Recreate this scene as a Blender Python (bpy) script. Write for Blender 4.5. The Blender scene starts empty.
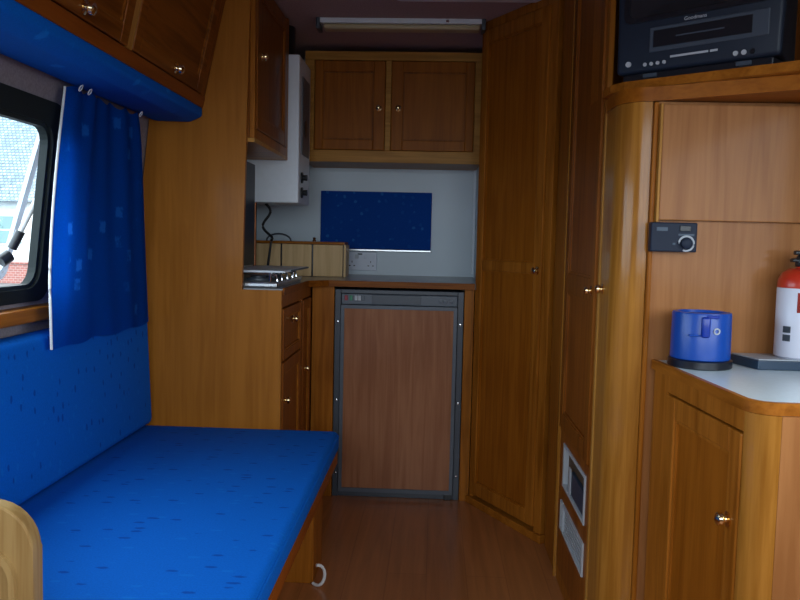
import bpy, bmesh, math, random
from mathutils import Vector, Matrix
random.seed(7)
SC = bpy.context.scene
COL = SC.collection
PI = math.pi

# ------------------------------------------------------------------ materials
def new_mat(name):
    m = bpy.data.materials.new(name); m.use_nodes = True
    nt = m.node_tree
    return m, nt, nt.nodes['Principled BSDF']

def lin(r, g, b):
    f = lambda c: c/12.92 if c <= .04045 else ((c+.055)/1.055)**2.4
    return (f(r/255), f(g/255), f(b/255), 1)

def plain(name, col, rough=.5, metal=0, spec=.5, noise=.0, nscale=40, bump=0, coat=0):
    m, nt, b = new_mat(name)
    b.inputs['Roughness'].default_value = rough
    b.inputs['Metallic'].default_value = metal
    b.inputs['Specular IOR Level'].default_value = spec
    b.inputs['Coat Weight'].default_value = coat
    tc = nt.nodes.new('ShaderNodeTexCoord')
    n = nt.nodes.new('ShaderNodeTexNoise'); n.inputs['Scale'].default_value = nscale
    n.inputs['Detail'].default_value = 4
    nt.links.new(tc.outputs['Object'], n.inputs['Vector'])
    r = nt.nodes.new('ShaderNodeValToRGB')
    r.color_ramp.elements[0].position = .3; r.color_ramp.elements[1].position = .7
    c = Vector(col[:3])
    r.color_ramp.elements[0].color = (*(c*(1-noise)), 1)
    r.color_ramp.elements[1].color = (*[min(1, v*(1+noise)) for v in c], 1)
    nt.links.new(n.outputs['Fac'], r.inputs['Fac'])
    nt.links.new(r.outputs['Color'], b.inputs['Base Color'])
    if bump:
        bp = nt.nodes.new('ShaderNodeBump'); bp.inputs['Strength'].default_value = bump
        bp.inputs['Distance'].default_value = .002
        nt.links.new(n.outputs['Fac'], bp.inputs['Height']); nt.links.new(bp.outputs['Normal'], b.inputs['Normal'])
    return m

def wood(name, dark, light, axis='z', rough=.38, scale=1.0, coat=.04, knots=True):
    m, nt, b = new_mat(name)
    b.inputs['Roughness'].default_value = rough
    b.inputs['Coat Weight'].default_value = coat
    b.inputs['Coat Roughness'].default_value = .12
    b.inputs['Specular IOR Level'].default_value = .10
    tc = nt.nodes.new('ShaderNodeTexCoord')
    mp = nt.nodes.new('ShaderNodeMapping')
    s = [22*scale]*3; s['xyz'.index(axis)] = 1.3*scale
    mp.inputs['Scale'].default_value = s
    nt.links.new(tc.outputs['Object'], mp.inputs['Vector'])
    n = nt.nodes.new('ShaderNodeTexNoise'); n.inputs['Scale'].default_value = 1.6
    n.inputs['Detail'].default_value = 6; n.inputs['Distortion'].default_value = .9
    nt.links.new(mp.outputs['Vector'], n.inputs['Vector'])
    mp2 = nt.nodes.new('ShaderNodeMapping')
    s2 = [120*scale]*3; s2['xyz'.index(axis)] = 5*scale
    mp2.inputs['Scale'].default_value = s2
    nt.links.new(tc.outputs['Object'], mp2.inputs['Vector'])
    n2 = nt.nodes.new('ShaderNodeTexNoise'); n2.inputs['Scale'].default_value = 1.2
    nt.links.new(mp2.outputs['Vector'], n2.inputs['Vector'])
    n3 = nt.nodes.new('ShaderNodeTexNoise'); n3.inputs['Scale'].default_value = 2.6
    nt.links.new(tc.outputs['Object'], n3.inputs['Vector'])
    a1 = nt.nodes.new('ShaderNodeMath'); a1.operation = 'MULTIPLY_ADD'
    a1.inputs[1].default_value = .35
    nt.links.new(n2.outputs['Fac'], a1.inputs[0]); nt.links.new(n.outputs['Fac'], a1.inputs[2])
    a2 = nt.nodes.new('ShaderNodeMath'); a2.operation = 'MULTIPLY_ADD'
    a2.inputs[1].default_value = .4
    nt.links.new(n3.outputs['Fac'], a2.inputs[0]); nt.links.new(a1.outputs[0], a2.inputs[2])
    r = nt.nodes.new('ShaderNodeValToRGB')
    r.color_ramp.elements[0].position = .68; r.color_ramp.elements[1].position = 1.08 if False else 1.0
    r.color_ramp.elements[0].color = dark; r.color_ramp.elements[1].color = light
    nt.links.new(a2.outputs[0], r.inputs['Fac'])
    nt.links.new(r.outputs['Color'], b.inputs['Base Color'])
    return m

def fabric(name, base, motif, dashes=None, vs=14, vaxis=(1, 1, 1), glow=0, metric='EUCLIDEAN'):
    """upholstery weave with scattered little leaf marks"""
    m, nt, b = new_mat(name)
    b.inputs['Roughness'].default_value = .85
    b.inputs['Specular IOR Level'].default_value = .12
    tc = nt.nodes.new('ShaderNodeTexCoord')
    mp = nt.nodes.new('ShaderNodeMapping'); mp.inputs['Scale'].default_value = vaxis
    nt.links.new(tc.outputs['Object'], mp.inputs['Vector'])
    v = nt.nodes.new('ShaderNodeTexVoronoi'); v.inputs['Scale'].default_value = vs
    v.inputs['Randomness'].default_value = .8; v.distance = metric
    nt.links.new(mp.outputs['Vector'], v.inputs['Vector'])
    n = nt.nodes.new('ShaderNodeTexNoise'); n.inputs['Scale'].default_value = 90
    nt.links.new(tc.outputs['Object'], n.inputs['Vector'])
    ad = nt.nodes.new('ShaderNodeMath'); ad.operation = 'MULTIPLY_ADD'; ad.inputs[1].default_value = .22
    nt.links.new(n.outputs['Fac'], ad.inputs[0]); nt.links.new(v.outputs['Distance'], ad.inputs[2])
    r = nt.nodes.new('ShaderNodeValToRGB')
    r.color_ramp.elements[0].position = .26; r.color_ramp.elements[0].color = (1, 1, 1, 1)
    r.color_ramp.elements[1].position = .33; r.color_ramp.elements[1].color = (0, 0, 0, 1)
    nt.links.new(ad.outputs[0], r.inputs['Fac'])
    # which cells carry a light mark and which a dark one
    sep = nt.nodes.new('ShaderNodeSeparateColor'); nt.links.new(v.outputs['Color'], sep.inputs[0])
    pick = nt.nodes.new('ShaderNodeMath'); pick.operation = 'GREATER_THAN'; pick.inputs[1].default_value = .55
    nt.links.new(sep.outputs[0], pick.inputs[0])
    mm = nt.nodes.new('ShaderNodeMix'); mm.data_type = 'RGBA'
    mm.inputs[6].default_value = dashes or motif; mm.inputs[7].default_value = motif
    nt.links.new(pick.outputs[0], mm.inputs[0])
    wv = nt.nodes.new('ShaderNodeTexNoise'); wv.inputs['Scale'].default_value = 260
    nt.links.new(tc.outputs['Object'], wv.inputs['Vector'])
    wr = nt.nodes.new('ShaderNodeValToRGB')
    c = Vector(base[:3])
    wr.color_ramp.elements[0].color = (*(c*.82), 1); wr.color_ramp.elements[1].color = (*(c*1.15), 1)
    nt.links.new(wv.outputs['Fac'], wr.inputs['Fac'])
    mx = nt.nodes.new('ShaderNodeMix'); mx.data_type = 'RGBA'
    nt.links.new(r.outputs['Color'], mx.inputs[0])
    nt.links.new(wr.outputs['Color'], mx.inputs[6]); nt.links.new(mm.outputs[2], mx.inputs[7])
    nt.links.new(mx.outputs[2], b.inputs['Base Color'])
    bp = nt.nodes.new('ShaderNodeBump'); bp.inputs['Strength'].default_value = .25; bp.inputs['Distance'].default_value = .001
    nt.links.new(wv.outputs['Fac'], bp.inputs['Height']); nt.links.new(bp.outputs['Normal'], b.inputs['Normal'])
    if glow:      # thin cloth lets some daylight through
        tr = nt.nodes.new('ShaderNodeBsdfTranslucent'); nt.links.new(mx.outputs[2], tr.inputs['Color'])
        ms = nt.nodes.new('ShaderNodeMixShader'); ms.inputs[0].default_value = glow
        nt.links.new(b.outputs[0], ms.inputs[1]); nt.links.new(tr.outputs[0], ms.inputs[2])
        nt.links.new(ms.outputs[0], nt.nodes['Material Output'].inputs['Surface'])
    return m

def glass(name, tint, fac=.9, rough=.02):
    m, nt, b = new_mat(name)
    out = nt.nodes['Material Output']
    t = nt.nodes.new('ShaderNodeBsdfTransparent'); t.inputs['Color'].default_value = tint
    g = nt.nodes.new('ShaderNodeBsdfGlossy'); g.inputs['Roughness'].default_value = rough
    mx = nt.nodes.new('ShaderNodeMixShader')
    # rain drops break the sheet up
    tc = nt.nodes.new('ShaderNodeTexCoord')
    v = nt.nodes.new('ShaderNodeTexVoronoi'); v.inputs['Scale'].default_value = 75
    nt.links.new(tc.outputs['Object'], v.inputs['Vector'])
    r = nt.nodes.new('ShaderNodeValToRGB')
    r.color_ramp.elements[0].position = .12; r.color_ramp.elements[0].color = (1-fac+.28,)*3+(1,)
    r.color_ramp.elements[1].position = .3; r.color_ramp.elements[1].color = (1-fac,)*3+(1,)
    nt.links.new(v.outputs['Distance'], r.inputs['Fac'])
    nt.links.new(r.outputs['Color'], mx.inputs[0])
    nt.links.new(t.outputs[0], mx.inputs[1]); nt.links.new(g.outputs[0], mx.inputs[2])
    nt.links.new(mx.outputs[0], out.inputs['Surface'])
    nt.nodes.remove(b)
    return m

def bricky(name, c1, c2, mortar, scale, w=.5, h=.25, rough=.4, rot=(0, 0, 0), msize=.01, grain=None, coat=0):
    m, nt, b = new_mat(name)
    b.inputs['Roughness'].default_value = rough
    b.inputs['Coat Weight'].default_value = coat
    b.inputs['Coat Roughness'].default_value = .2
    tc = nt.nodes.new('ShaderNodeTexCoord'); mp = nt.nodes.new('ShaderNodeMapping')
    mp.inputs['Rotation'].default_value = rot
    nt.links.new(tc.outputs['Object'], mp.inputs['Vector'])
    br = nt.nodes.new('ShaderNodeTexBrick')
    br.inputs['Scale'].default_value = scale; br.inputs['Brick Width'].default_value = w; br.inputs['Row Height'].default_value = h
    br.inputs['Mortar Size'].default_value = msize
    br.inputs['Color1'].default_value = c1; br.inputs['Color2'].default_value = c2; br.inputs['Mortar'].default_value = mortar
    nt.links.new(mp.outputs['Vector'], br.inputs['Vector'])
    colour = br.outputs['Color']
    if grain:
        mp2 = nt.nodes.new('ShaderNodeMapping'); mp2.inputs['Scale'].default_value = grain
        nt.links.new(tc.outputs['Object'], mp2.inputs['Vector'])
        n = nt.nodes.new('ShaderNodeTexNoise'); n.inputs['Scale'].default_value = 1.5; n.inputs['Detail'].default_value = 6
        n.inputs['Distortion'].default_value = .7
        nt.links.new(mp2.outputs['Vector'], n.inputs['Vector'])
        r = nt.nodes.new('ShaderNodeValToRGB')
        r.color_ramp.elements[0].position = .3; r.color_ramp.elements[0].color = (.75, .74, .73, 1)
        r.color_ramp.elements[1].position = .75; r.color_ramp.elements[1].color = (1.1, 1.1, 1.1, 1)
        nt.links.new(n.outputs['Fac'], r.inputs['Fac'])
        mx = nt.nodes.new('ShaderNodeMix'); mx.data_type = 'RGBA'; mx.blend_type = 'MULTIPLY'; mx.inputs[0].default_value = 1
        nt.links.new(colour, mx.inputs[6]); nt.links.new(r.outputs['Color'], mx.inputs[7])
        colour = mx.outputs[2]
    nt.links.new(colour, b.inputs['Base Color'])
    return m

W_DARK = dict(dark=(.150, .040, .004, 1), light=(.270, .082, .009, 1))      # stained panels
W_MID = dict(dark=(.24, .072, .006, 1), light=(.40, .134, .015, 1))
W_WARM = dict(dark=(.25, .070, .005, 1), light=(.35, .108, .009, 1))         # golden frames
W_PALE = dict(dark=(.36, .155, .028, 1), light=(.54, .26, .055, 1))          # pale pine lipping
W_PLY = dict(dark=(.30, .102, .012, 1), light=(.375, .134, .018, 1))        # plywood
M = {}
for k, v in dict(dark=W_DARK, mid=W_MID, pale=W_PALE, ply=W_PLY, warm=W_WARM).items():
    for ax in 'xyz':
        M[k+ax] = wood(k+'_wood_'+ax, axis=ax, **v)
M['red'] = wood('red_stained_rail', (.18, .040, .004, 1), (.27, .068, .008, 1), axis='y')
M['redz'] = wood('red_stained_panel', (.19, .050, .006, 1), (.30, .090, .012, 1), axis='z')
M['lamz'] = wood('laminate_panel', (.31, .120, .036, 1), (.40, .168, .056, 1), axis='z', rough=.38, coat=.1)
M['fridgewood'] = wood('fridge_laminate', (.30, .120, .058, 1), (.40, .175, .088, 1), axis='z', rough=.34, coat=.1)
M['boardwood'] = wood('dull_pale_pine', (.30, .175, .06, 1), (.43, .28, .11, 1), axis='z', rough=.45, coat=.03)
M['boxwood'] = wood('pale_ply', (.58, .38, .18, 1), (.72, .50, .26, 1), axis='z', rough=.5, coat=.05)
BLUE = (.0008, .115, .54, 1)
M['seat'] = fabric('blue_seat_fabric', BLUE, (.003, .135, .56, 1), (.001, .058, .34, 1), vs=27, vaxis=(.55, 1.5, .8))
M['curtain'] = fabric('blue_curtain_fabric', (.001, .110, .54, 1), (.02, .23, .75, 1), (.008, .17, .66, 1), vs=13, glow=.4, metric='CHEBYCHEV')
M['blind'] = fabric('blue_blind_fabric', (.004, .055, .30, 1), (.02, .125, .42, 1), (.008, .075, .34, 1), vs=24)
M['pelmet'] = fabric('blue_pelmet_fabric', (.001, .125, .58, 1), (.006, .19, .70, 1), (.002, .15, .63, 1), vs=12)
M['liner'] = plain('curtain_lining', (.75, .75, .75, 1), .8, noise=.04)
M['brass'] = plain('brass', (.86, .68, .38, 1), .18, metal=1, noise=.05)
M['brasspale'] = plain('worn_brass', (.85, .70, .45, 1), .14, metal=1, noise=.05)
M['chrome'] = plain('chrome', (.75, .77, .8, 1), .12, metal=1)
M['alu'] = plain('aluminium', (.62, .64, .66, 1), .3, metal=1)
M['copper'] = plain('copper', (.22, .085, .04, 1), .4, metal=1, noise=.3)
M['black'] = plain('black_plastic', (.012, .013, .016, 1), .35)
M['tv'] = plain('television_plastic', (.016, .024, .042, 1), .42, spec=.3, noise=.05)
M['tvdark'] = plain('television_dark_plastic', (.008, .010, .016, 1), .3)
M['tvgrey'] = plain('television_grey_plastic', (.06, .08, .11, 1), .35)
M['screen'] = plain('television_glass', (.012, .016, .022, 1), .07, coat=.6)
M['label'] = plain('pale_lettering', (.5, .53, .58, 1), .5)
M['green'] = plain('green_button', (.02, .25, .12, 1), .4)
M['redbtn'] = plain('red_button', (.35, .02, .04, 1), .4)
M['whitewall'] = plain('white_lining_board', (.62, .70, .76, 1), .45, noise=.02, nscale=6)
M['white'] = plain('white_enamel', (.78, .84, .90, 1), .35, noise=.02)
M['socket'] = plain('socket_plastic', (.64, .68, .78, 1), .4)
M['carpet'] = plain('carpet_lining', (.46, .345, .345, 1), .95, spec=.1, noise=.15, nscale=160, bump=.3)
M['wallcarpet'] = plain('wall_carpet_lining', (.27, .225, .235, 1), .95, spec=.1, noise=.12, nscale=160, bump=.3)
M['rubber'] = plain('window_rubber', (.012, .016, .016, 1), .7, spec=.2)
M['frameline'] = plain('window_inner_frame', (.016, .022, .022, 1), .6, spec=.25)
M['grey'] = plain('dark_grey_trim', (.060, .072, .092, 1), .4, noise=.05)
M['greylight'] = plain('mid_grey_plastic', (.10, .12, .15, 1), .4, noise=.04)
M['bluewt'] = plain('pale_worktop_laminate', (.74, .89, .96, 1), .3, noise=.03, nscale=120, coat=.15)
M['worktop'] = plain('kitchen_worktop_laminate', (.34, .34, .34, 1), .3, noise=.12, nscale=140, coat=.15)
M['mug'] = plain('blue_plastic', (.001, .060, .36, 1), .36, coat=.06, noise=.03)
M['mugdark'] = plain('dark_blue_plastic', (.002, .03, .30, 1), .3)
M['slate'] = plain('dark_blue_box', (.018, .045, .085, 1), .4)
M['boxtop'] = plain('pale_grey_top', (.42, .46, .50, 1), .4, noise=.05)
M['extred'] = plain('extinguisher_red', (.50, .030, .012, 1), .3, coat=.2)
M['extwhite'] = plain('extinguisher_white', (.66, .68, .78, 1), .35)
M['ctrl'] = plain('control_box_plastic', (.013, .020, .040, 1), .5, spec=.2)
M['floor'] = bricky('laminate_floor', (.42, .155, .050, 1), (.46, .175, .060, 1), (.34, .12, .040, 1), 1.0, w=1.2, h=.125,
                    rough=.3, rot=(0, 0, PI/2), msize=.0015, grain=(26, 1.4, 26), coat=.25)
M['diffuser'] = plain('light_diffuser', (.52, .44, .26, 1), .35, noise=.03)
M['pane'] = glass('rainy_acrylic', (.80, .90, .95, 1), .95)
M['render'] = plain('white_house_render', (.62, .66, .66, 1), .9, noise=.05, nscale=2)
M['roof'] = bricky('slate_roof', (.13, .18, .22, 1), (.26, .34, .40, 1), (.07, .09, .11, 1), 2.6, w=.42, h=.3, rough=.7, msize=.05, grain=(2.2, 2.2, 2.2))
M['brick'] = bricky('garden_brick', (.26, .09, .075, 1), (.20, .08, .07, 1), (.3, .26, .24, 1), 3.2, rough=.9, msize=.02, rot=(PI/2, 0, 0))
M['ground'] = plain('wet_tarmac', (.05, .055, .06, 1), .6, noise=.3, nscale=3)
M['houseglass'] = plain('house_window_glass', (.16, .26, .25, 1), .3)
M['vent'] = plain('vent_plastic', (.50, .54, .58, 1), .45)
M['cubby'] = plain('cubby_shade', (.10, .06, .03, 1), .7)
M['post'] = wood('varnished_curve', (.31, .118, .015, 1), (.43, .180, .028, 1), axis='z', rough=.25, coat=.35, scale=1.4)
M['smoked'] = plain('smoked_glass', (.022, .022, .024, 1), .45, spec=.25)

# ------------------------------------------------------------------ mesh helpers
def BM(): return bmesh.new()

def hexa(bm, p):
    """p: 8 points, bottom ring then top ring"""
    v = [bm.verts.new(q) for q in p]
    fs = []
    for f in ((3, 2, 1, 0), (4, 5, 6, 7), (0, 1, 5, 4), (1, 2, 6, 5), (2, 3, 7, 6), (3, 0, 4, 7)):
        fs.append(bm.faces.new([v[i] for i in f]))
    return v, fs

def bevel(bm, verts, w, seg=2):
    vs = set(verts)
    ed = [e for e in bm.edges if e.verts[0] in vs and e.verts[1] in vs]
    bmesh.ops.bevel(bm, geom=ed, offset=w, segments=seg, profile=.5, affect='EDGES', clamp_overlap=True)

def box(bm, x0, x1, y0, y1, z0, z1, bev=0, seg=2, mat=None):
    p = [Vector(q) for q in ((x0, y0, z0), (x1, y0, z0), (x1, y1, z0), (x0, y1, z0), (x0, y0, z1), (x1, y0, z1), (x1, y1, z1), (x0, y1, z1))]
    if mat is not None: p = [mat @ q for q in p]
    v, f = hexa(bm, p)
    if bev: bevel(bm, v, bev, seg)
    return bm

def prism(bm, pts, a0, a1, axis='z', bev=0, seg=2):
    """extrude a polygon; axis z: pts are (x,y); axis y: pts are (x,z); axis x: pts are (y,z)"""
    def mk(p, a):
        if axis == 'z': return (p[0], p[1], a)
        if axis == 'y': return (p[0], a, p[1])
        return (a, p[0], p[1])
    lo = [bm.verts.new(mk(p, a0)) for p in pts]; hi = [bm.verts.new(mk(p, a1)) for p in pts]
    n = len(pts)
    bm.faces.new(lo[::-1]); bm.faces.new(hi)
    for i in range(n):
        bm.faces.new((lo[i], lo[(i+1) % n], hi[(i+1) % n], hi[i]))
    if bev: bevel(bm, lo+hi, bev, seg)
    return bm

def ring_frame(bm, outer, inner, a0, a1, place):
    """a closed band between two outlines with the same count, from depth a0 to a1"""
    n = len(outer)
    g = [[bm.verts.new(place(p, a)) for p in pts] for pts in (outer, inner) for a in (a0, a1)]
    o0, o1, i0, i1 = g
    for k in range(n):
        j = (k+1) % n
        bm.faces.new((o0[k], o0[j], o1[j], o1[k])); bm.faces.new((i0[j], i0[k], i1[k], i1[j]))
        bm.faces.new((o0[j], o0[k], i0[k], i0[j])); bm.faces.new((o1[k], o1[j], i1[j], i1[k]))
    return bm

def rrect(x0, x1, y0, y1, r, seg=5):
    pts = []
    for cx, cy, a in ((x1-r, y1-r, 0), (x0+r, y1-r, PI/2), (x0+r, y0+r, PI), (x1-r, y0+r, 1.5*PI)):
        for k in range(seg+1):
            t = a+k*PI/2/seg
            pts.append((cx+r*math.cos(t), cy+r*math.sin(t)))
    return pts

def tube(bm, pts, r, seg=10, cap=True):
    pts = [Vector(p) for p in pts]
    rings = []
    up = Vector((0, 0, 1))
    for i, p in enumerate(pts):
        d = (pts[min(i+1, len(pts)-1)]-pts[max(i-1, 0)]).normalized()
        a = d.cross(up)
        if a.length < .05: a = d.cross(Vector((1, 0, 0)))
        a.normalize(); b = a.cross(d).normalized()
        rings.append([bm.verts.new(p+r*(math.cos(t)*a+math.sin(t)*b)) for t in [2*PI*k/seg for k in range(seg)]])
    for i in range(len(rings)-1):
        for k in range(seg):
            bm.faces.new((rings[i][k], rings[i][(k+1) % seg], rings[i+1][(k+1) % seg], rings[i+1][k]))
    if cap:
        bm.faces.new(rings[0][::-1]); bm.faces.new(rings[-1])
    return bm

def lathe(bm, c, prof, axis=(0, 0, 1), seg=24):
    """prof: (radius, height along axis)"""
    c = Vector(c); ax = Vector(axis).normalized()
    a = ax.orthogonal().normalized(); b = ax.cross(a)
    rings = []
    for r, h in prof:
        if r < 1e-6: rings.append([bm.verts.new(c+ax*h)])
        else: rings.append([bm.verts.new(c+ax*h+r*(math.cos(2*PI*k/seg)*a+math.sin(2*PI*k/seg)*b)) for k in range(seg)])
    for p, q in zip(rings, rings[1:]):
        for k in range(seg):
            j = (k+1) % seg
            if len(p) == 1 and len(q) == 1: continue
            if len(p) == 1: bm.faces.new((p[0], q[j], q[k]))
            elif len(q) == 1: bm.faces.new((p[k], p[j], q[0]))
            else: bm.faces.new((p[k], p[j], q[j], q[k]))
    if len(rings[0]) > 1: bm.faces.new(rings[0][::-1])
    if len(rings[-1]) > 1: bm.faces.new(rings[-1])
    return bm

def root_of(o):
    while o.parent: o = o.parent
    return o

def obj(name, bm, mat, parent=None, smooth=False, label=None, loc=None):
    bmesh.ops.recalc_face_normals(bm, faces=bm.faces)
    off = Vector((0, 0, 0))
    if parent: off = root_of(parent).location.copy()
    elif loc: off = Vector(loc)
    bmesh.ops.translate(bm, verts=bm.verts, vec=-off)
    me = bpy.data.meshes.new(name); bm.to_mesh(me); bm.free()
    if smooth:
        for p in me.polygons: p.use_smooth = True
        me.set_sharp_from_angle(angle=math.radians(40))
    me.materials.append(mat)
    o = bpy.data.objects.new(name, me); COL.objects.link(o)
    if parent: o.parent = parent
    elif loc: o.location = off
    if label: o['label'] = label
    return o

def thing(name, label, cat, loc=(0, 0, 0), group=None):
    o = bpy.data.objects.new(name, None); COL.objects.link(o)
    o.location = loc; o.empty_display_size = .05
    o['label'] = label; o['category'] = cat
    if group: o['group'] = group
    return o

def tag(o, label, cat, group=None):
    o['label'] = label; o['category'] = cat
    if group: o['group'] = group
    return o

def struct(name, bm, mat, label=None, cat=None):
    o = obj(name, bm, mat); o['kind'] = 'structure'
    if label: o['label'] = label
    if cat: o['category'] = cat
    return o

def frame_mat(O, u, v=(0, 0, 1)):
    u = Vector(u).normalized(); v = Vector(v).normalized(); n = u.cross(v)
    m = Matrix(((u.x, v.x, n.x, O[0]), (u.y, v.y, n.y, O[1]), (u.z, v.z, n.z, O[2]), (0, 0, 0, 1)))
    return m

def knob_bm(T, u, v, n0=0, r=.011, s=1.0):
    bm = BM()
    c = T @ Vector((u, v, n0)); ax = (T.to_3x3() @ Vector((0, 0, 1)))
    r *= s
    lathe(bm, c, [(r*1.1, -.001), (r*1.15, .002), (r*.55, .004), (r*.5, .006*s), (r*.8, .008*s), (r*1.05, .012*s), (r*.95, .017*s), (r*.5, .020*s), (0, .021*s)], ax, 20)
    return bm

def panel_door(parent, T, u0, u1, v0, v1, stile=.05, t=.018, fm=None, pm=None, knob=None, name='door', splits=(), ks=1.0, edge=None, stiles=None, kmat=None):
    """framed door with an inset panel; T maps (u across, v up, n out)"""
    bm = BM()
    sl, sr, sb, st = stiles or (stile,)*4
    b = .003
    box(bm, u0, u0+sl, v0, v1, 0, t, b, mat=T)
    box(bm, u1-sr, u1, v0, v1, 0, t, b, mat=T)
    box(bm, u0+sl, u1-sr, v0, v0+sb, 0, t-.0005, b, mat=T)
    box(bm, u0+sl, u1-sr, v1-st, v1, 0, t-.0005, b, mat=T)
    for s0, s1 in splits: box(bm, u0+sl, u1-sr, s0, s1, 0, t-.0005, b, mat=T)
    d = obj(name, bm, fm, parent)
    vs = [v0+sb] + [q for s in splits for q in s] + [v1-st]
    for a, c in zip(vs[::2], vs[1::2]):
        bm = BM()
        box(bm, u0+sl-.002, u1-sr+.002, a-.002, c+.002, .001, t-.009, 0, mat=T)
        obj('inset_panel', bm, pm, d)
        # small bead moulding round the panel
        bm = BM()
        g = .006
        ring_frame(bm, [(u0+sl, a), (u1-sr, a), (u1-sr, c), (u0+sl, c)], [(u0+sl+g, a+g), (u1-sr-g, a+g), (u1-sr-g, c-g), (u0+sl+g, c-g)], t-.010, t-.004, lambda p, q: T @ Vector((p[0], p[1], q)))
        obj('bead_moulding', bm, edge or fm, d)
    if knob:
        obj('knob', knob_bm(T, knob[0], knob[1], t, s=ks), kmat or M['brass'], d, True, 'small round brass knob')
    return d

def arc(cx, cy, r, a0, a1, n):
    return [(cx+r*math.cos(a0+(a1-a0)*k/n), cy+r*math.sin(a0+(a1-a0)*k/n)) for k in range(n+1)]

# ------------------------------------------------------------------ camera
CX, CYP, ROLL, F, HC = 435, 242, 1.3, 780, 1.05
r_ = math.radians(ROLL); a_ = CX-400; b_ = 300-CYP
Yc = Vector((a_, b_, -F)).normalized()
Zc = Vector((math.sin(r_), math.cos(r_), 0)); Zc.z = (a_*Zc.x+b_*Zc.y)/F; Zc.normalize()
Xc = Yc.cross(Zc)
cam = bpy.data.cameras.new('camera'); cam.sensor_width = 36; cam.lens = F*36/800; cam.clip_start = .02; cam.clip_end = 200
co = bpy.data.objects.new('camera', cam); COL.objects.link(co)
co.matrix_world = Matrix((Xc.to_tuple()+(0,), Yc.to_tuple()+(0,), Zc.to_tuple()+(HC,), (0, 0, 0, 1)))
SC.camera = co

# ------------------------------------------------------------------ the shell of the van
ZC = 1.90                                   # ceiling height
YB = 3.76                                   # back wall
YF = -0.75                                  # windscreen end
XR = 1.00
def wx(z):                                  # the left side leans in above the waist
    return -.992 if z <= .87 else -.992+.1125*(z-.87)

bm = BM(); box(bm, -1.10, 1.10, YF-.05, YB+.05, -.06, 0)
struct('floor', bm, M['floor'], 'red-brown laminate plank floor of the van', 'floor')

# ceiling with a roof hatch opening framed in white
bm = BM()
HX0, HX1, HY0, HY1 = -.06, .34, 2.24, 2.64
for b in ((-1.10, 1.10, YF-.05, HY0), (-1.10, 1.10, HY1, YB+.05), (-1.10, HX0, HY0, HY1), (HX1, 1.10, HY0, HY1)):
    box(bm, *b, ZC, ZC+.04)
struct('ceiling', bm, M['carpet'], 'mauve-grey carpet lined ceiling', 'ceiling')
bm = BM()
ring_frame(bm, rrect(HX0-.10, HX1+.05, HY0-.05, HY1+.175, .03), rrect(HX0, HX1, HY0, HY1, .02), ZC-.008, ZC+.0399, lambda p, a: Vector((p[0], p[1], a)))
t1 = struct('trim_1', bm, M['white'], 'white roof hatch surround on the ceiling', 'trim')
bm = BM(); box(bm, HX0-.02, HX1+.02, HY0-.02, HY1+.02, ZC+.042, ZC+.05)
obj('hatch_lid', bm, M['white'], t1)

def left_piece(bm, y0, y1, z0, z1, th=.018):
    hexa(bm, [Vector(q) for q in ((wx(z0)-th, y0, z0), (wx(z0), y0, z0), (wx(z0), y1, z0), (wx(z0)-th, y1, z0),
                                  (wx(z1)-th, y0, z1), (wx(z1), y0, z1), (wx(z1), y1, z1), (wx(z1)-th, y1, z1))])
WY0, WY1, WZ0, WZ1 = .62, 1.915, .905, 1.335     # opening in the left wall
bm = BM()
left_piece(bm, YF, YB, 0, .87); left_piece(bm, YF, YB, .87, WZ0); left_piece(bm, YF, YB, WZ1, ZC)
left_piece(bm, YF, WY0, WZ0, WZ1); left_piece(bm, WY1, YB, WZ0, WZ1)
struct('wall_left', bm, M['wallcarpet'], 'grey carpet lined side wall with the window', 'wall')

bm = BM(); box(bm, -1.05, .215, YB, YB+.04, 0, ZC)
struct('wall_back', bm, M['whitewall'], 'white board wall behind the kitchen worktop', 'wall')
bm = BM()
box(bm, XR, XR+.04, YF, YB, 0, .90); box(bm, XR, XR+.04, YF, YB, 1.45, ZC)
box(bm, XR, XR+.04, YF, -.35, .90, 1.45); box(bm, XR, XR+.04, 1.24, YB, .90, 1.45)  # unseen opening added as a light source, lengthened to brighten the side worktop
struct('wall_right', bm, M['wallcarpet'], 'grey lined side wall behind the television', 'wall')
bm = BM()
box(bm, -1.05, 1.05, YF-.04, YF, 0, .95); box(bm, -1.05, 1.05, YF-.04, YF, 1.72, ZC)
box(bm, -1.05, -.90, YF-.04, YF, .95, 1.72); box(bm, .90, 1.05, YF-.04, YF, .95, 1.72)
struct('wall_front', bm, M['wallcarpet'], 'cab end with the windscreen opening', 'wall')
# return panel and trim right of the white wall
bm = BM(); box(bm, .19, .215, 3.13, YB, 0, ZC)
struct('wall_return', bm, M['whitewall'], 'narrow pale return panel beside the white wall', 'wall')
bm = BM(); box(bm, .176, .1895, YB-.014, YB-.0005, .90, 1.40, .003)
struct('trim_2', bm, M['white'], 'pale vertical corner trim at the right of the white wall', 'trim')

# window: rubber frame, tilting acrylic pane, stay
def on_wall(p, a): return Vector((wx(p[1])+a, p[0], p[1]))
bm = BM()
ring_frame(bm, rrect(WY0-.04, WY1+.020, WZ0-.022, WZ1+.030, .05), rrect(WY0+.02, WY1-.030, WZ0+.010, WZ1-.022, .05), -.020, .012, on_wall)
w1 = struct('window_1', bm, M['rubber'], 'black framed side window tilted open', 'window')
bm = BM()
ring_frame(bm, rrect(WY0+.012, WY1-.020, WZ0+.004, WZ1-.014, .045), rrect(WY0+.035, WY1-.042, WZ0+.020, WZ1-.032, .04), -.016, .004, on_wall)
obj('inner_frame', bm, M['frameline'], w1)
tilt = math.radians(17)
Hx, Hz = wx(WZ1)-.026, WZ1+.004
def on_pane(p, a):      # p: (y, distance down from hinge)
    return Vector((Hx-p[1]*math.sin(tilt)-a*math.cos(tilt), p[0], Hz-p[1]*math.cos(tilt)+a*math.sin(tilt)))
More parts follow.
